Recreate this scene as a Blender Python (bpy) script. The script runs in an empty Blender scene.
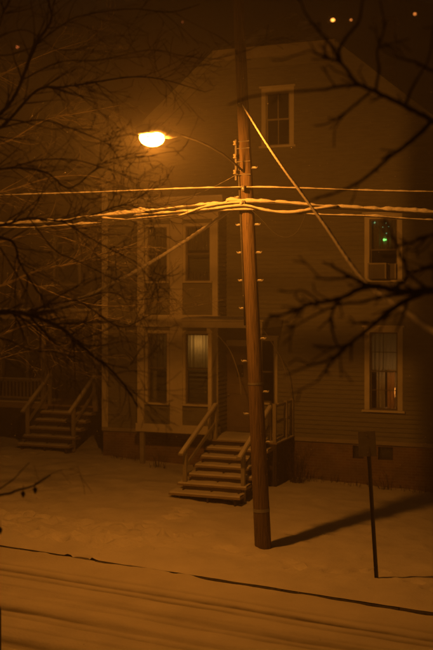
import bpy, bmesh, math, random
from mathutils import Vector, Matrix, noise
R = math.radians

# ------------------------------------------------------------------ camera
scene = bpy.context.scene
CAM_Z = 4.7
cd = bpy.data.cameras.new("camera"); cam = bpy.data.objects.new("camera", cd)
scene.collection.objects.link(cam); scene.camera = cam
cd.sensor_fit = 'VERTICAL'; cd.sensor_height = 36.0
cd.lens = 36.0 * 1000.0 / 650.0
cam.location = (0, 0, CAM_Z)
cam.rotation_euler = (R(90), 0, 0)
cd.shift_y = -26.0 / 650.0
cd.clip_start = 0.1; cd.clip_end = 600
cd.dof.use_dof = True; cd.dof.focus_distance = 17.2; cd.dof.aperture_fstop = 1.0

# ------------------------------------------------------------------ night sky: clouds lit by the town
SKY = (0.0055, 0.0036, 0.0017)
world = bpy.data.worlds.new("World"); scene.world = world
world.use_nodes = True
bgn = world.node_tree.nodes["Background"]
bgn.inputs[0].default_value = (*SKY, 1); bgn.inputs[1].default_value = 1.0

vs = scene.view_settings
scene.display_settings.display_device = 'sRGB'
vs.view_transform = 'Standard'; vs.look = 'None'; vs.exposure = 0.0; vs.gamma = 1.0
vs.use_curve_mapping = False
cy = scene.cycles
cy.use_denoising = True
try: cy.denoiser = 'OPENIMAGEDENOISE'
except Exception: pass
cy.volume_bounces = 0; cy.max_bounces = 6; cy.diffuse_bounces = 3; cy.transparent_max_bounces = 12
cy.caustics_reflective = False; cy.caustics_refractive = False

SODIUM = (1.0, 0.298, 0.024)     # colour of the sodium street lamp
LAMP_W = 880.0
HAZE = 0.0080

# ------------------------------------------------------------------ frame of the street
ANG = R(21.0); CA, SA = math.cos(ANG), math.sin(ANG)
POLE = (0.88, 18.88)
def W(s, n, z=0.0):                      # s along the street, n away from the road, z up -> world
    return Vector((POLE[0] + CA*s + SA*n, POLE[1] - SA*s + CA*n, z))
def SN(x, y):
    dx, dy = x - POLE[0], y - POLE[1]
    return dx*CA - dy*SA, dx*SA + dy*CA
def at(px, py, d):                       # a point seen at px,py in the 433x650 frame, d metres ahead
    return Vector(((px - 216.5)/1000.0*d, d, CAM_Z + (299.0 - py)/1000.0*d))
KERB_N, NEAR_KERB_N = -2.2, -10.6
def fbm(s, n, sc, o=3): return noise.fractal(Vector((s*sc, n*sc, 3.7)), 1.0, 2.0, o)
def slope_z(s): return -0.045*max(-45, min(45, s))
rng0 = random.Random(5)
FOOT = []
for path, cnt in (((-9.5, -1.5, -2.0, -1.0), 70), ((-8.5, -0.5, -1.2, 0.1), 66), ((-2.6, -2.0, -2.5, 2.8), 10), ((-3.2, -0.6, 5.5, -0.9), 22), ((-9.0, 0.5, -8.9, 6.2), 12)):
    for i in range(cnt):
        t = (i + rng0.random()*0.6)/cnt
        FOOT.append((path[0] + (path[2]-path[0])*t + rng0.uniform(-.22, .22), path[1] + (path[3]-path[1])*t + rng0.uniform(-.28, .28), rng0.uniform(.07, .16)))
FCELL = {}
for fp in FOOT:
    FCELL.setdefault((int(fp[0]//1), int(fp[1]//1)), []).append(fp)
def yard_z(s, n):
    e_ = max(0.0, min(1.0, (n + 2.2)/.9)); z = slope_z(s) + e_*(0.035*fbm(s, n, 0.45) + 0.028*fbm(s+9, n, 2.1) + .012*fbm(s, n+4, 6)) + (1-e_)*.006*fbm(s, 2.0, 3)
    cs, cn = int(s//1), int(n//1)
    for a in (-1, 0, 1):
        for b in (-1, 0, 1):
            for fs, fn, dp in FCELL.get((cs+a, cn+b), ()):
                q = ((s-fs)/0.16)**2 + ((n-fn)/0.10)**2
                if q < 6: z -= dp*(math.exp(-q*1.4) - 0.35*math.exp(-(q-2.2)**2))
    q = math.hypot(s, n)
    if q < .9: z += .05*math.exp(-((q-.22)/.16)**2)*(.7 + .8*fbm(s*2, n*2, 1.2)) - .02*math.exp(-((q-.5)/.2)**2)
    if -2.2 <= n < -1.75:                     # rounded snowy shoulder at the kerb
        u = (n + 1.75)/-0.45
        z -= 0.022*u*u
    return z
TRACKS = ((-2.95, .05, .014), (-3.25, .09, .034), (-3.52, .06, .024), (-3.95, .05, .014), (-4.15, .10, .034), (-4.4, .05, .018), (-4.92, .12, .042), (-5.2, .06, .03), (-5.6, .05, .016), (-6.15, .20, .055), (-6.6, .16, .03), (-7.6, .22, .045), (-8.1, .2, .03), (-9.1, .2, .04))
def track_amt(s, n):
    w = 0.10*fbm(s*0.35, 1.0, 0.5)
    v = 0
    for tn, tw, td in TRACKS:
        v += td*math.exp(-((n - tn - w - 0.03*fbm(s, tn, .3))/tw)**2)
    return v
def road_z(s, n):
    tr = track_amt(s, n)
    z = slope_z(s) - 0.088 - tr*0.7 + 0.010*fbm(s, n*3, 1.4) + 0.006*fbm(s, n*5, 3.5)
    if n > -2.75: z += ((n+2.75)/.55)**2*max(0, (.054 if s < -.45 else .026) + .016*fbm(s, 0.0, 0.9) + .012*fbm(s+5, 0.0, 4))
    return z

# ------------------------------------------------------------------ materials
MATS = {}
def new_mat(name):
    m = bpy.data.materials.new(name); m.use_nodes = True
    nt = m.node_tree
    b = nt.nodes["Principled BSDF"]
    MATS[name] = m
    return m, nt, b
def noise_node(nt, scale, detail=4, coord='Object', stretch=None):
    tc = nt.nodes.new("ShaderNodeTexCoord"); n = nt.nodes.new("ShaderNodeTexNoise")
    n.inputs["Scale"].default_value = scale; n.inputs["Detail"].default_value = detail
    if stretch:
        mp = nt.nodes.new("ShaderNodeMapping"); mp.inputs["Scale"].default_value = stretch
        nt.links.new(tc.outputs[coord], mp.inputs[0]); nt.links.new(mp.outputs[0], n.inputs["Vector"])
    else: nt.links.new(tc.outputs[coord], n.inputs["Vector"])
    return n
def mixcol(nt, fac, a, b):
    mx = nt.nodes.new("ShaderNodeMix"); mx.data_type = 'RGBA'
    for sock, v in ((mx.inputs[6], a), (mx.inputs[7], b)):
        if isinstance(v, (tuple, list)): sock.default_value = (*v, 1)
        else: nt.links.new(v, sock)
    if isinstance(fac, (int, float)): mx.inputs[0].default_value = fac
    else: nt.links.new(fac, mx.inputs[0])
    return mx.outputs[2]
def ramp(nt, src, p0, p1):
    r = nt.nodes.new("ShaderNodeMapRange"); r.inputs[1].default_value = p0; r.inputs[2].default_value = p1
    nt.links.new(src, r.inputs[0]); return r.outputs[0]
def bump(nt, b, src, strength=.3, dist=.02):
    bp = nt.nodes.new("ShaderNodeBump"); bp.inputs["Strength"].default_value = strength; bp.inputs["Distance"].default_value = dist
    nt.links.new(src, bp.inputs["Height"]); nt.links.new(bp.outputs[0], b.inputs["Normal"])
def simple(name, c0, c1, scale=6, rough=.7, bs=.2, bd=.01, stretch=None, metal=0, snow=None):
    m, nt, b = new_mat(name)
    n = noise_node(nt, scale, 5, 'Object', stretch)
    col = mixcol(nt, ramp(nt, n.outputs[0], .3, .7), c0, c1)
    if snow is not None:                      # snow lying on faces that look up
        g = nt.nodes.new("ShaderNodeNewGeometry"); sx = nt.nodes.new("ShaderNodeSeparateXYZ")
        nt.links.new(g.outputs["Normal"], sx.inputs[0])
        n2 = noise_node(nt, snow[2], 2)
        ad = nt.nodes.new("ShaderNodeMath"); ad.operation = 'ADD'
        sc = nt.nodes.new("ShaderNodeMath"); sc.operation = 'MULTIPLY_ADD'
        nt.links.new(n2.outputs[0], sc.inputs[0]); sc.inputs[1].default_value = 1.2; sc.inputs[2].default_value = -.6
        nt.links.new(sx.outputs[2], ad.inputs[0]); nt.links.new(sc.outputs[0], ad.inputs[1])
        col = mixcol(nt, ramp(nt, ad.outputs[0], snow[0], snow[1]), col, (.78, .78, .8))
    nt.links.new(col, b.inputs["Base Color"])
    b.inputs["Roughness"].default_value = rough; b.inputs["Metallic"].default_value = metal
    bump(nt, b, n.outputs[0], bs, bd)
    return m
def snow_mat(name, c0, c1, attr=None):
    m, nt, b = new_mat(name)
    n = noise_node(nt, 1.3, 6); n2 = noise_node(nt, 22, 4)
    col = mixcol(nt, ramp(nt, n.outputs[0], .3, .7), c0, c1)
    if attr:
        at_ = nt.nodes.new("ShaderNodeAttribute"); at_.attribute_name = attr
        n3 = noise_node(nt, 3.0, 5)
        ml = nt.nodes.new("ShaderNodeMath"); ml.operation = 'MULTIPLY'
        nt.links.new(at_.outputs["Fac"], ml.inputs[0]); nt.links.new(ramp(nt, n3.outputs[0], -.2, .55), ml.inputs[1])
        col = mixcol(nt, ml.outputs[0], col, (.17, .155, .14))
    nt.links.new(col, b.inputs["Base Color"])
    b.inputs["Roughness"].default_value = .75
    ad = nt.nodes.new("ShaderNodeMath"); ad.operation = 'ADD'
    nt.links.new(n.outputs[0], ad.inputs[0]); nt.links.new(n2.outputs[0], ad.inputs[1])
    bump(nt, b, ad.outputs[0], .35, .03)
    return m
snow_mat('snow', (.66, .66, .68), (.8, .8, .82))
snow_mat('road_snow', (.62, .61, .60), (.74, .73, .72), 'slush')
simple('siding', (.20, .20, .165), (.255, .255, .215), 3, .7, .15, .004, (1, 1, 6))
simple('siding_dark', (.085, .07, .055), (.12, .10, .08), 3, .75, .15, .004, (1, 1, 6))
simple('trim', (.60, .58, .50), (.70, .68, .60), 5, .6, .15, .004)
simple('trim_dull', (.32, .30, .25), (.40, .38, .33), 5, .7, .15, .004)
simple('sash_dark', (.13, .115, .09), (.18, .16, .13), 5, .6, .15, .004)
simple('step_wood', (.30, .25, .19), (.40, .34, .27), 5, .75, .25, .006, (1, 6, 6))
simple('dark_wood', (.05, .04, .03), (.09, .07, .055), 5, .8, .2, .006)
simple('pole_wood', (.085, .06, .038), (.28, .205, .135), 9, .85, .8, .03, (7, 7, .22))
simple('bark', (.08, .062, .047), (.13, .10, .08), 14, .9, .5, .01, (3, 3, 1), snow=(.5, .85, 5))
simple('bark_near', (.06, .046, .034), (.11, .085, .065), 14, .9, .5, .01, (3, 3, 1), snow=(.95, 1.25, 5))
simple('bark_lit', (.07, .055, .04), (.12, .095, .07), 14, .9, .5, .01, (3, 3, 1), snow=(.8, 1.15, 6))
simple('stem', (.07, .05, .035), (.12, .09, .06), 14, .9, .3, .01)
simple('metal', (.32, .32, .33), (.42, .42, .43), 8, .5, .1, .003, metal=.6)
simple('sign_back', (.17, .165, .16), (.23, .225, .21), 10, .6, .1, .003, metal=.2)
simple('dark_metal', (.06, .06, .06), (.1, .1, .1), 8, .55, .1, .003, metal=.4)
simple('cable', (.03, .03, .03), (.05, .05, .05), 8, .6, .1, .003)
simple('asphalt_roof', (.06, .058, .055), (.10, .095, .09), 12, .9, .4, .01, snow=(.85, 1.2, 1.5))
simple('granite', (.10, .095, .09), (.19, .18, .17), 14, .85, .4, .01)
simple('curtain', (.42, .40, .35), (.52, .50, .44), 3, .9, .1, .004)
def cloth(name, c0, c1):                      # thin cloth lets some light through
    m = simple(name, c0, c1, 3, .9, .1, .004); nt = m.node_tree; b = nt.nodes["Principled BSDF"]
    tl_ = nt.nodes.new("ShaderNodeBsdfTranslucent"); mx = nt.nodes.new("ShaderNodeMixShader"); mx.inputs[0].default_value = .5
    tl_.inputs[0].default_value = (*c1, 1)
    nt.links.new(b.outputs[0], mx.inputs[1]); nt.links.new(tl_.outputs[0], mx.inputs[2]); nt.links.new(mx.outputs[0], nt.nodes["Material Output"].inputs[0])
cloth('curtain_warm', (.60, .42, .22), (.7, .5, .28))
cloth('curtain_thin', (.55, .55, .48), (.66, .66, .58))
simple('blind', (.2, .19, .17), (.25, .24, .21), 3, .8, .1, .004)
simple('interior', (.10, .085, .07), (.14, .12, .10), 2, .9, .1, .004)
simple('door_paint', (.20, .17, .13), (.26, .22, .18), 4, .6, .15, .004)
simple('appliance', (.10, .095, .085), (.14, .13, .12), 6, .6, .1, .003)
simple('hill_wood', (.02, .016, .012), (.06, .05, .04), .25, .95, .5, .4)
simple('far_wall', (.10, .09, .08), (.14, .13, .11), 1, .9, .1, .01)
# brick foundation
m, nt, b = new_mat('brick')
tc = nt.nodes.new("ShaderNodeTexCoord"); mp = nt.nodes.new("ShaderNodeMapping"); bt = nt.nodes.new("ShaderNodeTexBrick")
mp.inputs["Rotation"].default_value = (R(90), 0, 0)
nt.links.new(tc.outputs["Object"], mp.inputs[0]); nt.links.new(mp.outputs[0], bt.inputs["Vector"])
bt.inputs["Color1"].default_value = (.24, .15, .10, 1); bt.inputs["Color2"].default_value = (.32, .21, .145, 1); bt.inputs["Mortar"].default_value = (.34, .31, .27, 1)
bt.inputs["Scale"].default_value = 1; bt.inputs["Mortar Size"].default_value = .008; bt.inputs["Brick Width"].default_value = .21; bt.inputs["Row Height"].default_value = .07
nz = noise_node(nt, 1.8, 5)
nt.links.new(mixcol(nt, ramp(nt, nz.outputs[0], .35, .8), bt.outputs["Color"], (.15, .125, .10)), b.inputs["Base Color"])
b.inputs["Roughness"].default_value = .9; bump(nt, b, bt.outputs["Fac"], -.4, .006)
# window glass
m, nt, b = new_mat('glass')
nt.nodes.remove(b)
tr = nt.nodes.new("ShaderNodeBsdfTransparent"); gl = nt.nodes.new("ShaderNodeBsdfGlossy"); mx = nt.nodes.new("ShaderNodeMixShader"); fr = nt.nodes.new("ShaderNodeFresnel")
gl.inputs["Roughness"].default_value = .04; tr.inputs[0].default_value = (.86, .88, .87, 1); fr.inputs[0].default_value = 1.5
nt.links.new(fr.outputs[0], mx.inputs[0]); nt.links.new(tr.outputs[0], mx.inputs[1]); nt.links.new(gl.outputs[0], mx.inputs[2])
nt.links.new(mx.outputs[0], nt.nodes["Material Output"].inputs[0])
def emit(name, col, st):
    m, nt, b = new_mat(name)
    b.inputs["Base Color"].default_value = (.8, .8, .8, 1)
    b.inputs["Emission Color"].default_value = (*col, 1); b.inputs["Emission Strength"].default_value = st
m, nt, b = new_mat('lamp_lens'); nt.nodes.remove(b)
e_ = nt.nodes.new("ShaderNodeEmission"); e_.inputs[0].default_value = (*SODIUM, 1); e_.inputs[1].default_value = 420
t_ = nt.nodes.new("ShaderNodeBsdfTransparent"); x_ = nt.nodes.new("ShaderNodeMixShader"); x_.inputs[0].default_value = .2
nt.links.new(t_.outputs[0], x_.inputs[1]); nt.links.new(e_.outputs[0], x_.inputs[2]); nt.links.new(x_.outputs[0], nt.nodes["Material Output"].inputs[0])
simple('rime', (.6, .6, .61), (.74, .74, .76), 20, .8, .4, .006)
emit('far_glow', (1.0, .33, .05), 14)
emit('far_glow_dim', (1.0, .28, .05), 3.5)
emit('far_glow_faint', (1.0, .22, .05), 1.6)
emit('green_bulb', (.22, 1.0, .16), 2.6)
emit('pale_bulb', (.4, 1.0, .45), .7)

# ------------------------------------------------------------------ mesh builder
COL = scene.collection
class MB:
    def __init__(self): self.v = []; self.f = []; self.mi = []; self.cur = 0
    def mat(self, i): self.cur = i; return self
    def add(self, vs, fs):
        o = len(self.v); self.v += [tuple(p) for p in vs]
        for q in fs: self.f.append([o+i for i in q]); self.mi.append(self.cur)
        return self
    def box(self, x0, x1, y0, y1, z0, z1):
        return self.hexa([(x0,y0,z0),(x1,y0,z0),(x1,y1,z0),(x0,y1,z0),(x0,y0,z1),(x1,y0,z1),(x1,y1,z1),(x0,y1,z1)])
    def hexa(self, p):
        return self.add(p, [(3,2,1,0),(4,5,6,7),(0,1,5,4),(1,2,6,5),(2,3,7,6),(3,0,4,7)])
    def bar(self, a, b, w, h, up=(0,0,1)):
        a, b = Vector(a), Vector(b); d = (b-a).normalized(); u = Vector(up)
        sd = d.cross(u).normalized(); u = sd.cross(d)
        p = []
        for e in (a, b):
            for i, j in ((-1,-1),(1,-1),(1,1),(-1,1)): p.append(e + sd*(i*w/2) + u*(j*h/2))
        return self.add(p, [(0,1,2,3),(7,6,5,4),(1,0,4,5),(2,1,5,6),(3,2,6,7),(0,3,7,4)])
    def tube(self, pts, rad, n=8, cap=True, squash=None):
        pts = [Vector(p) for p in pts]; k = len(pts)
        if not isinstance(rad, (list, tuple)): rad = [rad]*k
        prev = None; o = len(self.v)
        for i in range(k):
            t = (pts[min(i+1,k-1)] - pts[max(i-1,0)])
            t = t.normalized() if t.length > 1e-9 else Vector((0,0,1))
            if prev is None:
                ref = Vector((0,0,1)) if abs(t.z) < .9 else Vector((1,0,0))
                u = t.cross(ref).normalized()
            else:
                u = (prev - t*prev.dot(t)); u = u.normalized() if u.length > 1e-6 else t.orthogonal().normalized()
            prev = u; w = t.cross(u)
            for j in range(n):
                a = 2*math.pi*j/n
                self.v.append(tuple(pts[i] + (u*math.cos(a) + w*math.sin(a))*rad[i]))
        for i in range(k-1):
            for j in range(n):
                self.f.append([o+i*n+j, o+i*n+(j+1)%n, o+(i+1)*n+(j+1)%n, o+(i+1)*n+j]); self.mi.append(self.cur)
        if cap:
            self.f.append([o+j for j in range(n)][::-1]); self.mi.append(self.cur)
            self.f.append([o+(k-1)*n+j for j in range(n)]); self.mi.append(self.cur)
        return self
    def ball(self, c, rx, ry=None, rz=None, nu=12, nv=8, v0=-90, v1=90):
        ry = ry or rx; rz = rz or rx; c = Vector(c); o = len(self.v)
        for i in range(nv+1):
            ph = R(v0 + (v1-v0)*i/nv)
            for j in range(nu):
                th = 2*math.pi*j/nu
                self.v.append((c.x+rx*math.cos(ph)*math.cos(th), c.y+ry*math.cos(ph)*math.sin(th), c.z+rz*math.sin(ph)))
        for i in range(nv):
            for j in range(nu):
                self.f.append([o+i*nu+j, o+i*nu+(j+1)%nu, o+(i+1)*nu+(j+1)%nu, o+(i+1)*nu+j]); self.mi.append(self.cur)
        return self
    def build(self, name, mats, parent=None, smooth=False, bevel=0):
        me = bpy.data.meshes.new(name); me.from_pydata(self.v, [], self.f); me.update()
        if isinstance(mats, str): mats = [mats]
        for x in mats: me.materials.append(MATS[x])
        if len(mats) > 1: me.polygons.foreach_set("material_index", self.mi)
        if smooth: me.polygons.foreach_set("use_smooth", [True]*len(me.polygons))
        o = bpy.data.objects.new(name, me); COL.objects.link(o)
        if parent: o.parent = parent
        if bevel:
            md = o.modifiers.new("bevel", 'BEVEL'); md.width = bevel; md.segments = 2; md.limit_method = 'ANGLE'
        return o
def tag(o, label=None, cat=None, group=None, kind=None):
    if label: o['label'] = label
    if cat: o['category'] = cat
    if group: o['group'] = group
    if kind: o['kind'] = kind
    return o
def empty(name, loc, rz=0):
    o = bpy.data.objects.new(name, None); COL.objects.link(o); o.location = loc; o.rotation_euler = (0, 0, rz); return o

# ------------------------------------------------------------------ ground, road, kerb, hill
def axis(lo, f0, f1, hi, step, grow=1.35):
    a = []; x = f0
    while x <= f1 + 1e-6: a.append(x); x += step
    st = step; x = a[-1]
    while x < hi: st *= grow; x += st; a.append(min(x, hi))
    st = step; x = f0; pre = []
    while x > lo: st *= grow; x -= st; pre.append(max(x, lo))
    return pre[::-1] + a
def sheet(name, S, N, zf, mat, attr=None):
    vs = []; fs = []; av = []
    for n in N:
        for s in S:
            vs.append(tuple(W(s, n, zf(s, n))))
            if attr: av.append(attr(s, n))
    k = len(S)
    for i in range(len(N)-1):
        for j in range(k-1): fs.append((i*k+j, i*k+j+1, (i+1)*k+j+1, (i+1)*k+j))
    me = bpy.data.meshes.new(name); me.from_pydata(vs, [], fs); me.materials.append(MATS[mat])
    me.polygons.foreach_set("use_smooth", [True]*len(fs))
    if attr:
        at_ = me.attributes.new("slush", 'FLOAT', 'POINT'); at_.data.foreach_set("value", av)
    o = bpy.data.objects.new(name, me); COL.objects.link(o); tag(o, kind='structure'); return o
S_ax = axis(-120, -11, 7, 120, .07)
yardN = axis(-2.2, -2.2, 7.2, 120, .07)
sheet('snowy_ground', S_ax, yardN, yard_z, 'snow')
roadN = [-2.2 - .035*i for i in range(int((NEAR_KERB_N + 2.2)/-.035) + 1)][::-1]
S_road = axis(-120, -7, 7, 120, .12)
sheet('road', S_road, roadN, road_z, 'road_snow', lambda s, n: min(1, track_amt(s, n)*24*(.75 + .9*fbm(s*.12, n*3, 1.3))))
S_near = axis(-120, -8, 8, 120, .5)
sheet('near_snowy_ground', S_near, axis(-60, -30, NEAR_KERB_N-.01, NEAR_KERB_N, .4), lambda s, n: slope_z(s) + .03*fbm(s, n, .5), 'snow')
# kerb stones, each a child of the kerb strip
for kn, side in ((KERB_N, -1), (NEAR_KERB_N, 1)):
    kroot = empty('kerb', W(0, kn, 0)); kroot.rotation_euler = (0, 0, -ANG); tag(kroot, kind='structure')
    krng = random.Random(3)
    x = -16.0
    while x < 14:
        L = krng.uniform(1.5, 2.1)
        z0, z1 = slope_z(x), slope_z(x+L)
        dy = krng.uniform(-.006, .006); dz = krng.uniform(-.006, .004)
        y0, y1 = (dy-.012, .10) if side < 0 else (-.10, dy+.012)
        t0, t1 = z0-.036+dz, z1-.036+dz
        m = MB(); m.hexa([(x,y0,z0-.3),(x+L-.012,y0,z1-.3),(x+L-.012,y1,z1-.3),(x,y1,z0-.3),(x,y0,t0),(x+L-.012,y0,t1),(x+L-.012,y1,t1),(x,y1,t0)])
        m.build('kerb_stone', 'granite', kroot, bevel=.008)
        x += L
# hill behind the houses
hv = []; hf = []
HX = [-150 + 7.5*i for i in range(41)]; HY = [55 + 6*i for i in range(24)]
for y in HY:
    for x in HX:
        u = max(0, (y-58)/115.0)
        hv.append((x, y, 58*min(1, u)**.9 - 1.5 + u*9*noise.fractal(Vector((x*.03, y*.03, 0)), 1, 2, 3)))
k = len(HX)
for i in range(len(HY)-1):
    for j in range(k-1): hf.append((i*k+j, i*k+j+1, (i+1)*k+j+1, (i+1)*k+j))
me = bpy.data.meshes.new('hill'); me.from_pydata(hv, [], hf); me.materials.append(MATS['hill_wood'])
me.polygons.foreach_set("use_smooth", [True]*len(hf))
hill = bpy.data.objects.new('hill', me); COL.objects.link(hill); tag(hill, kind='structure')
from mathutils.bvhtree import BVHTree
HB = BVHTree.FromPolygons(hv, hf)

# ------------------------------------------------------------------ house parts
PR = random.Random(41)
def window(parent, x0, x1, z0, z1, y, trim=.12, cap=True, vmunt=0, hmunt=0, curtain=None, trim_mat='trim', name='window', sillw=.06, sash_mat='sash_dark', tilt=None):
    """double hung window: casing > sash, pane, sill, curtain; outside is -y"""
    c = MB()
    t = trim
    c.box(x0-t, x0, y-.035, y+.09, z0-.02, z1)
    c.box(x1, x1+t, y-.035, y+.09, z0-.02, z1)
    c.box(x0-t, x1+t, y-.037, y+.09, z1, z1+t)
    if cap:
        c.box(x0-t-.05, x1+t+.05, y-.09, y+.05, z1+t, z1+t+.045)
    o = c.build(name, trim_mat, parent, bevel=.004)
    s = MB(); s.box(x0-t-sillw, x1+t+sillw, y-.085, y+.09, z0-.075, z0-.022); s.build('sill', trim_mat, o, bevel=.004)
    zm = (z0+z1)/2; w = .038
    for k, (a, b, yy) in enumerate(((z0-.018, zm, y+.045), (zm-.036, z1, y+.015))):
        m = MB()
        m.box(x0, x0+w, yy, yy+.028, a, b); m.box(x1-w, x1, yy, yy+.028, a, b)
        m.box(x0+w, x1-w, yy+.001, yy+.027, a, a+w); m.box(x0+w, x1-w, yy+.001, yy+.027, b-w, b)
        m.build('sash', sash_mat, o)
        xs = [x0+w + (x1-x0-2*w)*i/(vmunt+1) for i in range(vmunt+2)]
        zs = [a+w + (b-a-2*w)*i/(hmunt+1) for i in range(hmunt+2)]
        for xx in xs[1:-1]: MB().box(xx-.011, xx+.011, yy+.002, yy+.026, a+w, b-w).build('muntin', sash_mat, o)
        for zz in zs[1:-1]: MB().box(x0+w, x1-w, yy+.003, yy+.025, zz-.011, zz+.011).build('muntin', sash_mat, o)
        for i in range(len(xs)-1):
            for j in range(len(zs)-1):
                hw, hh = (xs[i+1]-xs[i])/2 - .002, (zs[j+1]-zs[j])/2 - .002
                pn_ = MB().box(-hw, hw, -.002, .002, -hh, hh).build('pane', 'glass', o)
                pn_.location = ((xs[i]+xs[i+1])/2, yy+.014, (zs[j]+zs[j+1])/2)
                pn_.rotation_euler = (R(tilt if tilt else PR.uniform(-.7, .7)), 0, R(PR.choice((-1, 1))*PR.uniform(.3, .9)))   # old panes never sit quite true
    if curtain:
        for (cm, cx0, cx1, cz0, cz1, sd) in curtain:
            r = random.Random(sd); k = max(6, int((cx1-cx0)/.014)); m = MB(); ph = r.random()*6
            vs = []; fs = []
            for i in range(k+1):
                u = i/k; xx = cx0 + (cx1-cx0)*u
                yy = y + .16 + .022*math.sin(u*(cx1-cx0)*62+ph) + .01*math.sin(u*23+ph*2)
                vs += [(xx, yy, cz0), (xx, yy*.6+(y+.16)*.4, cz1)]
            for i in range(k): fs.append((2*i, 2*i+2, 2*i+3, 2*i+1))
            m.add(vs, fs); m.build('curtain', cm, o, smooth=True)
    return o
def siding(parent, length, zlo, zhi, holes, mat, axis_='x', off=0.0, expo=.115, xr=None, flip=1, name='clapboard_wall'):
    """overlapping clapboards; each course is a wedge, cut around the holes"""
    m = MB(); z = zlo; th = .030
    while z < zhi - .01:
        zt = min(z+expo, zhi)
        lo, hi = (0, length) if xr is None else xr(z + expo*.5)
        if hi - lo > .05:
            cuts = [(lo, hi)]
            zmids = [z]
            for hx0, hx1, hz0, hz1 in holes:
                if hz0 < zt - .005 and hz1 > z + .005:
                    nc = []
                    for a, b in cuts:
                        if hx1 <= a or hx0 >= b: nc.append((a, b))
                        else:
                            if hx0 > a: nc.append((a, hx0))
                            if hx1 < b: nc.append((hx1, b))
                    cuts = nc
            for a, b in cuts:
                if b - a < .01: continue
                y0, y1 = off - th*flip, off - .002*flip; yb = off + .04*flip
                if axis_ == 'x':
                    p = [(a,y0,z),(b,y0,z),(b,yb,z),(a,yb,z),(a,y1,zt+.004),(b,y1,zt+.004),(b,yb,zt),(a,yb,zt)]
                else:
                    p = [(y0,a,z),(y0,b,z),(yb,b,z),(yb,a,z),(y1,a,zt+.004),(y1,b,zt+.004),(yb,b,zt),(yb,a,zt)]
                m.hexa(p)
        z += expo
    return tag(m.build(name, mat, parent), kind='stuff')
def steps(parent, x0, x1, ytop, ztop, zbot, n, run, wood='step_wood', posts=True, rails=True, rail_h=.82, extra=(0, 0)):
    """open wooden steps going out (-y) and down from a deck edge; each tread a sub-part"""
    rise = (ztop - zbot)/n
    st = MB()
    for xx in (x0+.12, (x0+x1)/2, x1-.16):
        st.hexa([(xx,ytop-.004,ztop-.42),(xx+.04,ytop-.004,ztop-.42),(xx+.04,ytop-.004,ztop-.06),(xx,ytop-.004,ztop-.06),
                 (xx,ytop-run*n+.04,zbot-.45),(xx+.04,ytop-run*n+.04,zbot-.45),(xx+.04,ytop-run*n+.04,zbot-.05),(xx,ytop-run*n+.04,zbot-.05)])
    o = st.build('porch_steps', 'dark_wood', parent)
    r = random.Random(9)
    for i in range(n):
        zz = zbot + rise*i; yf = ytop - run*(n-i)
        e = extra[0] if i == 0 else (extra[1] if i == 1 else 0)
        a, b = x0-e + r.uniform(-.01, .01), x1 + r.uniform(-.01, .01)
        m = MB(); m.box(a, b, yf, yf+run*.96, zz-.045, zz)
        m.mat(1)
        # uneven snow layer
        k = 22; vs = []; fs = []
        for q in range(k+1):
            xx = a + .015 + (b-a-.03)*q/k
            h = .028 + .016*noise.noise(Vector((xx*3, i*7.1, 0))); f = .015 + .03*abs(noise.noise(Vector((xx*4, i*3.3, 5))))
            vs += [(xx, yf+f, zz+.001), (xx, yf+f+.03, zz+h), (xx, yf+run*.96-.01, zz+h+.01)]
        for q in range(k):
            for c_ in range(2): fs.append((3*q+c_, 3*q+3+c_, 3*q+4+c_, 3*q+1+c_))
        m.add(vs, fs)
        m.build('tread', [wood, 'snow'], o)
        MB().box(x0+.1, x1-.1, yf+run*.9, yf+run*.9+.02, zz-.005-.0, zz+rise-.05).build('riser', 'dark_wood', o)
    if rails:
        yb = ytop - run*(n-1) + .1; zb = zbot + rise*1
        for xx in (x0+.10, x1-.10):
            MB().box(xx-.045, xx+.045, yb-.045, yb+.045, zbot-.2, zb+rail_h).build('post', 'trim_dull', o, bevel=.006)
            MB().box(xx-.045, xx+.045, ytop+.02, ytop+.11, ztop, ztop+rail_h+.08).build('post', 'trim_dull', o, bevel=.006)
            a, b = Vector((xx, yb-.28, zb+rail_h-.02-.10)), Vector((xx, ytop+.08, ztop+rail_h+.06))
            h = MB(); h.bar(a, b, .13, .045); h.mat(1).bar(a+Vector((0,0,.034)), b+Vector((0,0,.034)), .085, .02); h.build('handrail', ['trim_dull', 'snow'], o, bevel=.005)
            a, b = Vector((xx, yb+.045, zb+rail_h*.48)), Vector((xx, ytop+.02, ztop+rail_h*.48))
            MB().bar(a, b, .04, .09).build('lower_rail', 'trim_dull', o, bevel=.005)
    return o

# ------------------------------------------------------------------ the clapboard house
HS, HN = -7.07, 7.1
house = empty('clapboard_house', W(HS, HN, 0), -ANG)
tag(house, 'clapboard house with clipped gable roof, two storey bay and entrance steps behind the utility pole', 'house')
HWD, HDP, EAVE, M_ = 10.2, 11.0, 8.15, 0.845
CLIP_Z = 11.1; CX0 = (CLIP_Z-EAVE)/M_; CX1 = HWD-CX0
SID0 = 1.12
def xr(z):
    d = max(0, (z-EAVE)/M_); return (d, HWD-d)
W1R = (7.56, 8.27, 1.92, 3.86); W2R = (7.56, 8.26, 5.2, 6.72); W3 = (4.8, 5.45, 8.74, 10.12)
DOOR = (3.66, 4.42, 1.17, 3.45); SIDE = (4.66, 5.02, 2.0, 3.6)
def grow_r(q, e=.02): return (q[0]-e, q[1]+e, q[2]-e, q[3]+e)
siding(house, HWD, SID0, CLIP_Z, [grow_r(W1R), grow_r(W2R), grow_r(W3), (DOOR[0]-.03, DOOR[1]+.03, DOOR[2]-.1, DOOR[3]+.03), grow_r(SIDE)], 'siding', xr=xr)
siding(house, HDP, SID0, EAVE, [], 'siding', axis_='y', off=0.0)
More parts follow.
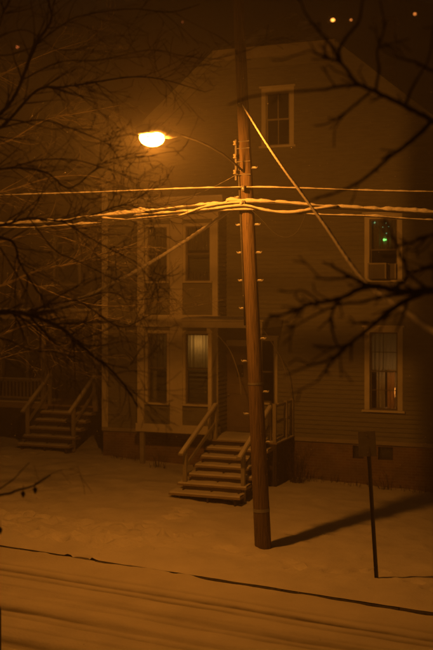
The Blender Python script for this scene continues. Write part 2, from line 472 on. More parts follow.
siding(house, HDP, SID0, EAVE, [], 'siding', axis_='y', off=HWD, flip=-1)
siding(house, HWD, SID0, CLIP_Z, [], 'siding', off=HDP, flip=-1, xr=xr)
def corner(x0, x1, y0, y1): MB().box(x0, x1, y0, y1, SID0-.0, EAVE+.02).build('corner_board', 'trim', house, bevel=.004)
corner(-.03, .16, -.032, .14); corner(HWD-.16, HWD+.03, -.032, .14)
MB().box(-.02, HWD+.02, -.055, .1, SID0-.10, SID0-.001).build('water_table', 'trim_dull', house, bevel=.004)
fd = MB()                                             # foundation with two cellar window openings
CW = ((7.77, 8.15, .64, .97), (7.12, 7.4, .64, .97))
xs = [0.0]
for q in sorted(CW): xs += [q[0], q[1]]
xs.append(HWD)
for i in range(0, len(xs), 2): fd.box(xs[i], xs[i+1], 0, .3, -.9, SID0-.1)
for q in CW: fd.box(q[0], q[1], .0, .3, -.9, q[2]); fd.box(q[0], q[1], .0, .3, q[3], SID0-.1)
fd.box(0, .3, .3, HDP, -.9, SID0-.1); fd.box(HWD-.3, HWD, .3, HDP, -.9, SID0-.1); fd.box(0.3, HWD-.3, HDP-.3, HDP, -.9, SID0-.1)
fd.build('foundation', 'brick', house)
for q in CW:
    w_ = MB(); w_.box(q[0], q[0]+.03, .08, .12, q[2], q[3]); w_.box(q[1]-.03, q[1], .08, .12, q[2], q[3]); w_.box(q[0]+.03, q[1]-.03, .081, .119, q[3]-.03, q[3]); w_.box(q[0]+.03, q[1]-.03, .081, .119, q[2], q[2]+.03)
    wo = w_.build('cellar_window', 'dark_wood', house)
    MB().box(q[0]+.031, q[1]-.031, .098, .102, q[2]+.031, q[3]-.031).build('pane', 'glass', wo)
    MB().box(q[0]-.0, q[1]+.0, .16, .28, q[2]-.0, q[3]+.0).build('backing', 'dark_wood', wo)
# interior floors and a partition so the windows look into rooms
for zf in (1.0, 4.3, 7.6): MB().box(.06, HWD-.06, .06, HDP-.35, zf, zf+.12).build('floor_slab', 'interior', house)
MB().box(.06, HWD-.06, 2.6, 2.7, 1.15, 8.0).build('interior_wall', 'interior', house)
MB().box(6.4, 6.5, .06, 2.6, 1.15, 7.55).build('interior_wall', 'interior', house)
MB().box(1.7, HWD-1.7, 2.6, 2.7, 7.75, 9.4).build('interior_wall', 'interior', house)
# roof
OV = .38
def roof_poly(poly, th=.16):
    m = MB(); k = len(poly); vs = [tuple(p) for p in poly] + [(p[0], p[1], p[2]-th) for p in poly]
    fs = [tuple(range(k)), tuple(range(2*k-1, k-1, -1))] + [(i, i+k, (i+1) % k + k, (i+1) % k) for i in range(k)]
    return m.add(vs, fs)
ZE = EAVE - OV*M_ + .2; ZC = CLIP_Z + .2; RZ = EAVE + HWD/2*M_ + .2
L_ = [(-OV,-OV,ZE),(CX0,-OV,ZC),(HWD/2,1.6,RZ),(HWD/2,HDP+OV,RZ),(-OV,HDP+OV,ZE)]
roof = roof_poly(L_).build('roof', 'asphalt_roof', house)
roof_poly([(HWD-p[0], p[1], p[2]) for p in L_][::-1]).build('roof', 'asphalt_roof', house)
roof_poly([(CX0,-OV,ZC),(CX1,-OV,ZC),(HWD/2,1.6,RZ)]).build('roof', 'asphalt_roof', house)
for sg in (0, 1):
    fx = (lambda x: x) if sg == 0 else (lambda x: HWD-x)
    MB().bar((fx(-OV), -OV-.022, ZE-.19), (fx(CX0), -OV-.022, ZC-.19), .04, .26).build('rake_board', 'siding', house)
    MB().bar((fx(0), -.06, EAVE-.10), (fx(CX0), -.06, CLIP_Z-.10), .07, .2).build('frieze_board', 'siding', house)
    MB().box(fx(-OV)-.02, fx(-OV)+.02, -OV, HDP+OV, ZE-.3, ZE-.04).build('eave_board', 'trim', house)
MB().box(CX0-.05, CX1+.05, -OV-.045, -OV-.003, ZC-.33, ZC-.04).build('eave_board', 'trim_dull', house)
MB().box(CX0+.1, CX1-.1, -.075, -.02, CLIP_Z-.32, CLIP_Z-.05).build('frieze_board', 'siding', house)
MB().box(CX0+.02, CX1-.02, -OV-.003, .03, CLIP_Z-.06, CLIP_Z-.025).build('soffit', 'trim_dull', house)
ch = MB(); ch.box(6.6, 7.2, 5, 5.6, 10.2, 13.1); ch.box(6.55, 7.25, 4.95, 5.65, 13.1, 13.25); ch.build('chimney', 'brick', house)
# windows of the main wall
window(house, *W1R, 0, trim=.13, hmunt=1, curtain=[('curtain_thin', W1R[0]+.02, 7.88, 2.9, W1R[3], 1), ('curtain_thin', 7.89, W1R[1]-.02, 2.9, W1R[3], 12), ('curtain_thin', 7.70, 7.92, 1.93, 2.92, 17), ('curtain_warm', 7.97, 8.16, 1.93, 2.92, 4), ('curtain_thin', 8.165, 8.25, 1.93, 2.92, 18)])
window(house, *W2R, 0, trim=.13, tilt=2.2, curtain=[('blind', W2R[0]+.02, W2R[1]-.02, 5.95, W2R[3], 15)])
window(house, *W3, 0, trim=.12, vmunt=1, sash_mat='trim_dull')
window(house, *SIDE, 0, trim=.1, vmunt=0, curtain=None)
# door
dm = MB(); dm.box(DOOR[0], DOOR[1], .03, .075, DOOR[2], DOOR[3])
door = dm.build('door', 'door_paint', house, bevel=.004)
for (a, b_, c_, d_) in ((.1, .66, .12, .85), (.1, .66, 1.0, 1.25)):
    MB().box(DOOR[0]+a, DOOR[0]+b_, .016, .032, DOOR[2]+c_, DOOR[2]+d_).build('door_panel', 'door_paint', door, bevel=.006)
MB().box(DOOR[0]+.32, DOOR[0]+.5, .012, .03, DOOR[2]+1.45, DOOR[2]+1.78).build('door_window', 'dark_metal', door)
MB().ball((DOOR[0]+.09, -.01, DOOR[2]+.98), .03).build('door_knob', 'metal', door, smooth=True)
dc = MB(); dc.box(DOOR[0]-.14, DOOR[0], -.04, .09, DOOR[2]-.01, DOOR[3]); dc.box(DOOR[1], DOOR[1]+.14, -.04, .09, DOOR[2]-.01, DOOR[3]); dc.box(DOOR[0]-.14, DOOR[1]+.14, -.042, .09, DOOR[3], DOOR[3]+.16)
dc.build('door_casing', 'trim', house, bevel=.004)
# two storey bay
BX0, BX1, BY = 1.36, 3.68, -.62
BZ0, BZ1 = 1.16, 7.2
bay = MB()
for a, b_ in ((BX0, BX0+.2), (2.32, 2.68), (BX1-.15, BX1)): bay.box(a, b_, BY-.03, BY+.12, BZ0, BZ1)
bay.box(BX0-.04, BX1+.04, BY-.05, BY+.1, BZ0-.02, BZ0+.2)
bay.box(BX0-.03, BX1+.03, BY-.055, BY+.1, 3.96, 4.28)
bay.box(BX0-.03, BX1+.03, BY-.055, BY+.1, 6.8, BZ1)
bay_o = bay.build('bay', 'trim', house, bevel=.005)
BW = ((1.66, 2.22, 1.95, 3.78), (2.76, 3.45, 1.95, 3.78), (1.66, 2.22, 5.2, 6.62), (2.76, 3.45, 5.2, 6.62))
cur = ([('curtain', 1.70, 1.85, 1.95, 3.78, 3), ('curtain_thin', 1.86, 2.2, 2.75, 3.78, 8)], [('curtain_thin', 2.77, 3.44, 2.88, 3.78, 5)], [('blind', 1.68, 2.2, 5.6, 6.6, 6)], [('blind', 2.78, 3.43, 5.2, 5.42, 7), ('blind', 2.78, 3.43, 6.0, 6.6, 2)])
for q, c_ in zip(BW, cur): window(house, *q, BY+.03, trim=.078, cap=False, curtain=c_, trim_mat='trim', sillw=-.005)
for (a, b_) in ((BX0+.201, 2.319), (2.681, BX1-.151)):
    for z0, z1 in ((BZ0+.2, 1.87), (4.28, 5.12)):
        pn = MB(); pn.box(a, b_, BY+.03, BY+.08, z0, z1); pn.box(a+.1, b_-.1, BY+.012, BY+.029, z0+.1, z1-.1); pn.build('bay_panel', 'siding', house, bevel=.004)
    for z0, z1 in ((3.78+.079, 3.96), (6.62+.079, 6.8)):
        MB().box(a, b_, BY+.03, BY+.08, z0, z1).build('bay_panel', 'siding', house)
siding(house, -BY, BZ0+.02, BZ1-.05, [], 'siding', axis_='y', off=0).location = (BX0, BY, 0)
siding(house, -BY-.02, BZ0+.02, BZ1-.05, [], 'siding', axis_='y', off=0, flip=-1).location = (BX1, BY, 0)
MB().box(BX0, BX1, BY+.1, -.02, BZ0-.02, BZ0+.06).build('bay_floor', 'dark_wood', house)
MB().box(BX0+.05, BX1-.05, BY+.13, -.02, 4.1, 4.2).build('bay_floor', 'dark_wood', house)
br = MB(); br.box(BX0-.22, BX1+.22, BY-.25, -.02, BZ1+.001, BZ1+.14); br.mat(1); br.box(BX0-.2, BX1+.2, BY-.23, -.021, BZ1+.142, BZ1+.2); br.build('bay_roof', ['trim', 'snow'], house, bevel=.006)
for xx in (BX0+.12, BX1-.1): MB().box(xx-.06, xx+.06, BY+.0, BY+.12, -.2, BZ0-.021).build('post', 'trim_dull', house, bevel=.005)
# entrance deck with its boards, skirt, roof, posts, rails
DX0, DX1, DY = 3.66, 5.58, -1.6
dk = MB(); dk.box(DX0, DX1, DY+.03, -.06, 1.0, 1.12)
deck = dk.build('porch_deck', 'dark_wood', house)
nb_ = 12; yw = (-.06 - DY)/nb_
for i in range(nb_): MB().box(DX0-.02, DX1+.02, DY+yw*i, DY+yw*(i+1)-.006, 1.125, 1.158).build('deck_board', 'step_wood', deck)
sn = MB(); vs = []; fs = []
for i in range(25):
    for j in range(17):
        xx = DX0 + .0 + (DX1-DX0+.02)*i/24; yy = DY + .02 + (1.5)*j/16
        e = min(1, min(i, 24-i, j, 16-j)/1.5)
        vs.append((xx, yy, 1.16 + e*(.045 + .02*noise.noise(Vector((xx*2.5, yy*2.5, 1))))))
for i in range(24):
    for j in range(16): fs.append((i*17+j, (i+1)*17+j, (i+1)*17+j+1, i*17+j+1))
sn.add(vs, fs); sn.build('snow_cover', 'snow', deck, smooth=True)
sk = MB(); x = DX0
while x < DX1-.02: sk.box(x, min(x+.135, DX1), DY+.04, DY+.06, -.3, .999); x += .145
y = DY+.06
while y < -.1: sk.box(DX1-.03, DX1-.01, y, min(y+.135, -.06), -.3, .999); y += .145
tag(sk.build('deck_skirt', 'dark_wood', deck), kind='stuff')
steps(house, 3.86, 5.5, DY, 1.16, .25, 6, .40, extra=(.10, .06))
RX0, RX1 = 3.1, 5.25
rf = MB(); rf.box(RX0, RX1, DY-.08, -.03, 3.98, 4.14); rf.box(RX0-.04, RX1+.04, DY-.13, -.03, 4.141, 4.19)
pr = rf.build('porch_roof', 'trim', house, bevel=.005)
sn = MB(); vs = []; fs = []
for i in range(25):
    for j in range(13):
        xx = RX0 - .02 + (RX1-RX0+.04)*i/24; yy = DY - .11 + (1.55)*j/12
        e = min(1, min(i, 24-i, j, 12-j)/1.2)
        vs.append((xx, yy, 4.192 + e*(.06 + .02*noise.noise(Vector((xx*2, yy*2, 6))))))
for i in range(24):
    for j in range(12): fs.append((i*13+j, (i+1)*13+j, (i+1)*13+j+1, i*13+j+1))
sn.add(vs, fs); sn.build('snow_cover', 'snow', pr, smooth=True)
for xx in (3.82, 5.13): 
    pm = MB(); pm.box(xx-.05, xx+.05, DY+.03, DY+.13, 1.16, 3.979); pm.box(xx-.075, xx+.075, DY+.005, DY+.155, 1.16, 1.32); pm.box(xx-.075, xx+.075, DY+.005, DY+.155, 3.84, 3.978)
    pm.build('porch_post', 'trim', house, bevel=.005)
for zz in (1.62, 2.02):
    MB().box(DX1-.075, DX1-.025, DY+.1, -.04, zz, zz+.06).build('rail', 'trim_dull', house, bevel=.005)
for yy in (DY+.05, -.62, -.08): MB().box(DX1-.095, DX1-.005, yy-.04, yy+.04, 1.16, 2.12).build('rail_post', 'trim_dull', house, bevel=.005)
# things in the windows
ac = empty('air_conditioner', house.matrix_basis @ Vector((7.81, -.12, 5.205)), -ANG)
tag(ac, 'boxy window air conditioner set in the upper sash window of the clapboard house', 'air conditioner')
MB().box(-.22, .22, -.2, .3, 0, .38).build('casing', 'appliance', ac, bevel=.012)
for i in range(9): MB().box(-.18, .18, -.212, -.201, .04+i*.034, .058+i*.034).build('louvre', 'dark_metal', ac)
fr_ = MB(); fr_.box(-.235, -.2, -.216, -.19, -.0, .395); fr_.box(.2, .235, -.216, -.19, -.0, .395); fr_.box(-.2, .2, -.215, -.191, .36, .395); fr_.build('front_frame', 'trim_dull', ac)
MB().box(.236, .44, .02, .04, 0, .38).build('side_panel', 'appliance', ac)
MB().box(.40, .44, .0, .019, 0, .38).build('panel_frame', 'trim_dull', ac)
sl = empty('string_lights', house.matrix_basis @ Vector((7.9, .1, 6.2)), -ANG)
tag(sl, 'few small green fairy lights hanging behind the upper window above the air conditioner', 'fairy lights')
pts = [(-.3, .0, .5), (-.22, 0, .42), (-.1, 0, .3), (.02, 0, .16), (-.06, .02, -.0), (.1, .02, .1), (.22, .01, .28), (.3, 0, .5)]
MB().tube(pts, .004, 5).build('wire', 'cable', sl)
for (x, z, r_, mm) in ((-.24, .44, .022, 'pale_bulb'), (.0, .0, .03, 'green_bulb'), (.045, .0, .02, 'green_bulb'), (.06, .16, .014, 'pale_bulb'), (-.03, .32, .010, 'pale_bulb'), (.12, .33, .009, 'pale_bulb'), (.05, .42, .009, 'pale_bulb')):
    MB().ball((x, .02, z), r_, nu=8, nv=6).build('bulb', mm, sl, smooth=True)
# table lamp behind the lower window
tl = empty('table_lamp', house.matrix_basis @ Vector((8.12, .75, 1.9)), -ANG)
tag(tl, 'small lit table lamp glowing behind the curtain of the ground floor window', 'lamp')
MB().tube([(0,0,0),(0,0,.02),(0,0,.03),(0,0,.3)], [.09,.09,.02,.015], 10).build('stand', 'dark_metal', tl)
MB().tube([(0,0,.28),(0,0,.5)], [.16,.1], 14, cap=False).build('lamp_shade', 'curtain_warm', tl, smooth=True)
ld = bpy.data.lights.new('table_lamp_light', 'POINT'); ld.energy = 15.0; ld.color = (1, .46, .12); ld.shadow_soft_size = .06
lo = bpy.data.objects.new('table_lamp_light', ld); COL.objects.link(lo); lo.parent = tl; lo.location = (0, 0, .42)
sb = empty('side_table', house.matrix_basis @ Vector((8.1, .75, 1.12)), -ANG)
tag(sb, 'small dark table carrying the lamp inside the ground floor window', 'table')
MB().box(-.3, .3, -.3, .3, .72, .765).build('table_top', 'dark_wood', sb)
for i in (-1, 1):
    for j in (-1, 1): MB().box(i*.26-.02, i*.26+.02, j*.26-.02, j*.26+.02, .0, .72).build('leg', 'dark_wood', sb)
# hall light behind the bay curtains is left on low
ld = bpy.data.lights.new('hall_light', 'POINT'); ld.energy = 4.0; ld.color = (1, .42, .08); ld.shadow_soft_size = .08
lo = bpy.data.objects.new('hall_light', ld); COL.objects.link(lo); lo.parent = house; lo.location = (3.05, -.18, 3.55)
hl = MB(); hl.ball((3.05, -.12, 3.7), .07, nu=10, nv=6); hl.build('ceiling_lamp', 'curtain', house, smooth=True)

# ------------------------------------------------------------------ neighbouring house
NS, NN = -7.75, 10.0
nbh = empty('porch_house', W(NS, NN, 0), -ANG)
tag(nbh, 'dark sided house with railed front porch set back beside the clapboard house', 'house')
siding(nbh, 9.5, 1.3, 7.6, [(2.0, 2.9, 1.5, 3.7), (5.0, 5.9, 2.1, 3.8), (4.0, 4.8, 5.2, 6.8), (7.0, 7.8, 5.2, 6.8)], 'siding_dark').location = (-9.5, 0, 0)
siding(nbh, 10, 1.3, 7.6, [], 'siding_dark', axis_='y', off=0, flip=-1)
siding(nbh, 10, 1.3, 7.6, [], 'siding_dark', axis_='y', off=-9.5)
MB().box(-9.5, 0, .0, 10, -.6, 1.3).build('foundation', 'brick', nbh)
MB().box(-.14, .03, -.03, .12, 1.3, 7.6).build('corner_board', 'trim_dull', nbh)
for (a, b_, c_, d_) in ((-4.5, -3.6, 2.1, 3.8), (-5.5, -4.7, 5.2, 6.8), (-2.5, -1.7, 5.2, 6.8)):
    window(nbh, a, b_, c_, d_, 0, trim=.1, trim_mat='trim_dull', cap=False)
MB().box(-7.5, -6.6, .03, .08, 1.5, 3.7).build('door', 'door_paint', nbh)
MB().box(-9.4, -.1, 2.4, 2.5, 1.3, 7.5).build('interior_wall', 'interior', nbh)
nr = MB(); m = nr
roof_poly([(-9.9, -.4, 7.5), (-4.75, -.4, 10.6), (-4.75, 10.4, 10.6), (-9.9, 10.4, 7.5)]).build('roof', 'asphalt_roof', nbh)
roof_poly([(.4, -.4, 7.5), (.4, 10.4, 7.5), (-4.75, 10.4, 10.6), (-4.75, -.4, 10.6)]).build('roof', 'asphalt_roof', nbh)
MB().add([(-9.5, .02, 7.59), (0, .02, 7.59), (-4.75, .02, 10.4)], [(0, 1, 2)]).build('gable', 'siding_dark', nbh)
NDY = -1.8
MB().box(-9.5, -.1, NDY, -.03, 1.4, 1.55).build('porch_deck', 'step_wood', nbh)
MB().box(-9.4, -1.9, NDY+.05, NDY+.08, -.2, 1.399).build('deck_skirt', 'dark_wood', nbh)
MB().box(-9.4, -2.0, NDY+.1, -.6, 1.552, 1.60).build('snow_cover', 'snow', nbh)
steps(nbh, -1.82, -.12, NDY, 1.55, .58, 5, .32, rails=True)
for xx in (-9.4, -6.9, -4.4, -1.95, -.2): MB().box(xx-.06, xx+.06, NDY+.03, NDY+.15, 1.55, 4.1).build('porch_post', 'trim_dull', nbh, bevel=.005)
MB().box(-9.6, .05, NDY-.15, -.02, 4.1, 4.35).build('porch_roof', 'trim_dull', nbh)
MB().box(-9.55, .0, NDY-.1, -.03, 4.352, 4.42).build('snow_cover', 'snow', nbh)
for zz in (1.68, 2.22):
    rl = MB(); rl.box(-9.4, -2.01, NDY+.06, NDY+.11, zz, zz+.06)
    if zz > 2: rl.mat(1).box(-9.4, -2.01, NDY+.05, NDY+.12, zz+.061, zz+.085)
    rl.build('rail', ['trim_dull', 'snow'], nbh)
bal = MB().box(-.018, .018, -.018, .018, 1.741, 2.219).build('baluster', 'trim_dull', nbh)
bal.location = (-2.12, NDY+.085, 0)
for i in range(1, 58):
    c_ = bal.copy(); COL.objects.link(c_); c_.location.x = -2.12 - .125*i

# ------------------------------------------------------------------ utility pole
def lean(z): return -.048*z
pole = empty('utility_pole', W(0, 0, 0), -ANG)
tag(pole, 'tall leaning wooden utility pole carrying snowy cables in front of the house steps', 'utility pole')
PH = 11.6
pts = []; rad = []
for i in range(40):
    z = -.4 + (PH+.4)*i/39; pts.append((lean(z), 0, z)); rad.append(.158 - .0055*max(0, z) + .003*noise.noise(Vector((0, 0, z*1.7))))
MB().tube(pts, rad, 20).build('shaft', 'pole_wood', pole, smooth=True)
def rad_at(z): return .158 - .0055*z
ps = 0
for (py, sd) in ((168, 1), (197, -1), (225, -1), (225, 1), (253, -1), (253, 1), (281, -1), (281, 1), (309, -1), (339, 1), (362, -1), (392, 1), (415, -1), (442, 1)):
    z = CAM_Z + (299-py)/1000*18.9; r_ = rad_at(z); x = lean(z)
    p = MB(); p.tube([(x+sd*(r_-.02), -.02, z), (x+sd*(r_+.10), -.02, z), (x+sd*(r_+.115), -.02, z+.010), (x+sd*(r_+.12), -.02, z+.035)], .009, 6)
    p.mat(1).tube([(x+sd*(r_+.01), -.02, z+.02), (x+sd*(r_+.04), -.02, z+.02), (x+sd*(r_+.075), -.02, z+.02), (x+sd*(r_+.1), -.02, z+.016)], [.006, .013, .014, .007], 6)
    p.build('climbing_step', ['metal', 'snow'], pole, smooth=True)
for z, w_ in ((.72, .03), (3.1, .02)):                  # steel straps round the shaft
    r_ = rad_at(z); MB().tube([(lean(z-w_), 0, z-w_), (lean(z+w_), 0, z+w_)], r_+.006, 20).build('strap_band', 'metal', pole, smooth=False)
cdt = MB(); cdt.tube([(lean(z)-.16+.0055*z*.9, -.06, z) for z in (4.2, 5, 6, 7, 7.6)], .022, 8).build('conduit', 'dark_metal', pole, smooth=True)
rk = MB(); rk.box(lean(7.4)-.17, lean(7.4)-.135, -.12, -.07, 6.95, 7.72)
rko = rk.build('insulator_rack', 'dark_metal', pole)
for z in (7.05, 7.3, 7.55, 7.68):
    MB().tube([(lean(z)-.17, -.1, z), (lean(z)+.14, -.14, z)], .009, 6).build('rack_bolt', 'metal', rko)
for z in (7.1, 7.4, 7.65):
    MB().tube([(lean(7.4)-.152, -.155, z-.04), (lean(7.4)-.152, -.155, z-.02), (lean(7.4)-.152, -.155, z), (lean(7.4)-.152, -.155, z+.02), (lean(7.4)-.152, -.155, z+.04)], [.035, .04, .022, .04, .035], 10).build('insulator', 'trim_dull', rko, smooth=True)
for z in (6.5, 6.78, 8.38):
    MB().tube([(lean(z), -rad_at(z)-.12, z), (lean(z), rad_at(z)+.05, z)], .014, 6).build('through_bolt', 'metal', pole)
    MB().box(lean(z)-.03, lean(z)+.03, -rad_at(z)-.12, -rad_at(z)+.01, z-.05, z+.05).build('cable_clamp', 'dark_metal', pole)

# ------------------------------------------------------------------ street lamp on a bracket arm
LS, LN, LZ = -1.16, -2.46, 7.44
lamp = empty('street_lamp', W(LS, LN, LZ), -ANG)
tag(lamp, 'lit sodium street lamp head glowing orange on a curved arm', 'street lamp')
arm = []
for (t, z) in ((0, 7.10), (.12, 7.24), (.25, 7.37), (.4, 7.47), (.55, 7.54), (.7, 7.575), (.8, 7.575)):
    s_, n_ = lean(7.1) + (LS - lean(7.1))*t, -.12 + (LN + .12)*t
    arm.append((s_-LS, n_-LN, z-LZ))
MB().tube(arm, .022, 10).build('arm', 'dark_metal', lamp, smooth=True)
dirv = Vector((lean(7.1)-LS, -.12-LN, 0)).normalized(); ra = math.atan2(dirv.y, dirv.x)
hd = MB()
hd.tube([(.62, 0, .12), (.55, 0, .13), (.42, 0, .115), (.26, 0, .11), (0, 0, .105), (-.2, 0, .10), (-.3, 0, .09), (-.34, 0, .08)], [.045, .06, .085, .12, .135, .12, .08, .03], 14)
hd.v = [(x, y*1.35, z*1 if z > .03 else .03) for x, y, z in hd.v]
ho = hd.build('housing', 'metal', lamp, smooth=True); ho.rotation_euler = (0, 0, ra)
ln = MB(); ln.ball((-.02, 0, -.005), .235, .2, .15, 20, 10, -90, 38)
lno = ln.build('lens', 'lamp_lens', lamp, smooth=True); lno.rotation_euler = (0, 0, ra)
ld = bpy.data.lights.new('sodium_light', 'POINT'); ld.energy = LAMP_W; ld.color = SODIUM; ld.shadow_soft_size = .10
lo = bpy.data.objects.new('sodium_light', ld); COL.objects.link(lo); lo.parent = lamp; lo.location = (0, 0, -.07)

# ------------------------------------------------------------------ cables with snow on them
def catmull(pts, n=8):
    P = [Vector(p) for p in pts]; out = []
    for i in range(len(P)-1):
        p0, p1, p2, p3 = P[max(i-1, 0)], P[i], P[i+1], P[min(i+2, len(P)-1)]
        for k in range(n):
            t = k/n
            out.append(.5*((2*p1) + (p2-p0)*t + (2*p0-5*p1+4*p2-p3)*t*t + (-p0+3*p1-3*p2+p3)*t**3))
    out.append(P[-1]); return out
def resample(pts, step):
    out = [pts[0]]; acc = 0
    for a, b in zip(pts[:-1], pts[1:]):
        L = (b-a).length; k = max(1, int(L/step))
        for i in range(1, k+1): out.append(a.lerp(b, i/k))
    return out
def cable(name, label, pts, r, snow_r, seed, gap=.2, group=None, cat='cable', wob=0.0, mat='cable', amp=1.0, twist=0):
    pts = resample(pts, .05)
    if wob: pts = [p + Vector((0, 0, wob*noise.noise(p*.9 + Vector((seed, 0, 0))))) for p in pts]
    root = MB().tube(pts, [r*(1 + .14*math.sin(i*.05*6.283/twist + 2.5*noise.noise(pts[i]*.8))) for i in range(len(pts))] if twist else r, 7).build(name, mat, None, smooth=True)
    tag(root, label, cat, group)
    sm = MB(); run = []; rr = []
    def flush():
        if len(run) > 3: rr[0] = rr[-1] = .004; sm.tube(run, rr, 7)
        run.clear(); rr.clear()
    for p in pts:
        v = noise.noise(Vector((p.x*1.1+seed*3.1, p.y*1.1, seed)))*.6 + noise.noise(Vector((p.x*4.3, p.y*4.3, seed+4)))*.5 + noise.noise(Vector((p.x*9, p.y*9, seed+7)))*.35
        h = snow_r*(.8 + v*amp)
        if twist: h *= 1 + .14*math.sin(len(run)*.05*6.283/twist + 2.5*noise.noise(p*.8))
        if h > snow_r*gap: run.append(p + Vector((0, 0, r*.6 + h*.45))); rr.append(h)
        else: flush()
    flush()
    if sm.v: tag(sm.build('snow_load', 'snow', root, smooth=True), kind='stuff')
    return root
def sag(a, b, d, n=24):
    a, b = Vector(a), Vector(b)
    return [a.lerp(b, i/n) - Vector((0, 0, d*4*(i/n)*(1-i/n))) for i in range(n+1)]
def street_cable(name, label, ctrl, n, *a, **k):
    return cable(name, label, catmull([W(s, n, z) for s, z in ctrl], 10), *a, **k)
cg = 'cables strung along the street'
street_cable('power_cable', 'thin snow dusted cable, topmost of those strung along the street', [(-30, 7.5), (-14, 7.0), (-8, 6.88), (-3.94, 6.83), (-.35, 6.80), (3.2, 6.58), (8, 6.45), (16, 6.4), (30, 6.3)], -.17, .011, .016, 2, gap=.12, group=cg)
street_cable('trunk_cable', 'thick snow loaded trunk cable, heaviest of those strung along the street', [(-30, 7.3), (-14, 6.5), (-8, 6.27), (-5.46, 6.25), (-4.17, 6.27), (-3.37, 6.35), (-.87, 6.49), (-.31, 6.54), (3.2, 6.19), (8, 5.9), (16, 5.7), (30, 5.5)], -.19, .028, .036, 1, gap=.22, group=cg, wob=.03, amp=1.5)
street_cable('telephone_cable', 'slim snowy cable sagging just below the thick trunk cable', [(-30, 7.0), (-14, 6.36), (-8, 6.2), (-4.2, 6.18), (-2.2, 6.29), (-.31, 6.38), (.6, 6.30), (3.2, 6.08), (8, 5.8), (16, 5.6), (30, 5.4)], -.20, .014, .020, 5, gap=.3, group=cg, wob=.03, amp=1.5)
street_cable('lashed_cable', 'short snowy lashed cable bundled against the trunk cable beside the pole', [(-2.6, 6.32), (-1.6, 6.37), (-.9, 6.40), (-.31, 6.44), (.15, 6.33), (.6, 6.28), (1.05, 6.33), (1.5, 6.38)], -.235, .02, .028, 8, gap=.1, group=cg)
street_cable('lashed_cable', 'snowy lashed cable crossing under the trunk cable on the lamp side of the pole', [(-3.3, 6.30), (-2.5, 6.24), (-1.7, 6.28), (-1.1, 6.44), (-.6, 6.50), (-.31, 6.50)], -.25, .015, .022, 14, gap=.3, group=cg, amp=1.5)
street_cable('coiled_cable', 'slack loop of cable hanging under the trunk cable beside the pole', [(-.25, 6.45), (.02, 6.2), (.3, 5.92), (.52, 5.84), (.72, 5.93), (.85, 6.15), (.92, 6.36)], -.21, .006, .012, 11, gap=1.05, group=cg)
hm = house.matrix_basis; nm = nbh.matrix_basis
cable('service_drop', 'thick snowy service drop slanting from high on the pole out across the street', catmull([at(x, y, d_) for x, y, d_ in ((242.5, 105, 18.85), (262, 137, 16.9), (282, 167, 15.0), (322, 222, 12.0), (362, 279, 9.6), (412, 317, 7.6), (440, 336, 6.9), (560, 400, 4.5))], 8), .016, .020, 3, gap=.05, mat='rime', twist=.21, amp=.6)
cable('service_drop', 'snowy service drop slanting from the pole down to the porch of the dark house', sag(W(lean(6.5)-.02, -.27, 6.5), nm @ Vector((-1.95, -1.9, 4.28)), .26), .024, .034, 6, gap=.05, mat='rime', amp=.2, twist=.24)
cable('service_drop', 'thin bare wire running from the insulator rack to the bay roof', sag(W(lean(7.1)-.1, -.2, 7.05), hm @ Vector((1.2, -.9, 7.3)), .25), .006, .006, 7, gap=.5)
cable('house_wire', 'thin wire drooping from the porch roof beside the entrance door', catmull([hm @ Vector(p) for p in ((3.86, -1.64, 3.95), (4.1, -1.55, 3.72), (4.35, -1.45, 3.35), (4.55, -1.4, 2.75), (4.6, -1.4, 2.3))], 8), .011, .004, 9, gap=.9, mat='trim_dull')
cable('house_wire', 'thin wire curving down beside the narrow window right of the door', catmull([hm @ Vector(p) for p in ((5.2, -1.5, 3.97), (5.35, -1.2, 3.6), (5.5, -.8, 3.1), (5.56, -.3, 2.3), (5.57, -.1, 2.1))], 8), .011, .004, 10, gap=.9, mat='trim_dull')

# ------------------------------------------------------------------ sign by the kerb
sg_ = empty('street_sign', W(2.37, -.86, slope_z(2.37)), -ANG)
tag(sg_, 'small blank rectangular street sign on a thin leaning post near the kerb', 'street sign')
a, b_ = Vector((0, 0, -.4)), Vector((-.20, .06, 2.52)); ax = (b_-a).normalized()
p = MB(); p.bar(a, b_, .055, .012, (0, 1, 0)); p.bar(a+Vector((-.027, -.016, 0)), b_+Vector((-.027, -.016, 0)), .01, .035, (0, 1, 0)); p.bar(a+Vector((.027, -.016, 0)), b_+Vector((.027, -.016, 0)), .01, .035, (0, 1, 0))
p.build('post', 'dark_metal', sg_)
pc = a.lerp(b_, .925)
pl = MB(); pl.box(-.15, .15, -.003, .003, -.22, .22); po = pl.build('sign_panel', 'sign_back', sg_, bevel=.02); po.location = pc + Vector((-.01, -.042, .0)); po.rotation_euler = (0, R(-3.5), R(14))
for z in (-.15, .15):
    MB().tube([(0, -.012, z), (0, .02, z)], .012, 6).build('bolt', 'metal', po)

# wooden post by the near kerb
wp = MB(); wp.tube([(0, 0, -.4), (0, 0, .0), (0, 0, 1.02), (0, 0, 1.06)], [.07, .07, .068, .05], 10)
wo = wp.build('wooden_post', 'bark_near', None, bevel=.004); wo.location = at(-4.5, 690, 12.0); wo.location.z = slope_z(SN(wo.location.x, wo.location.y)[0]) - .08
tag(wo, 'dark short wooden post standing at the road edge', 'post')

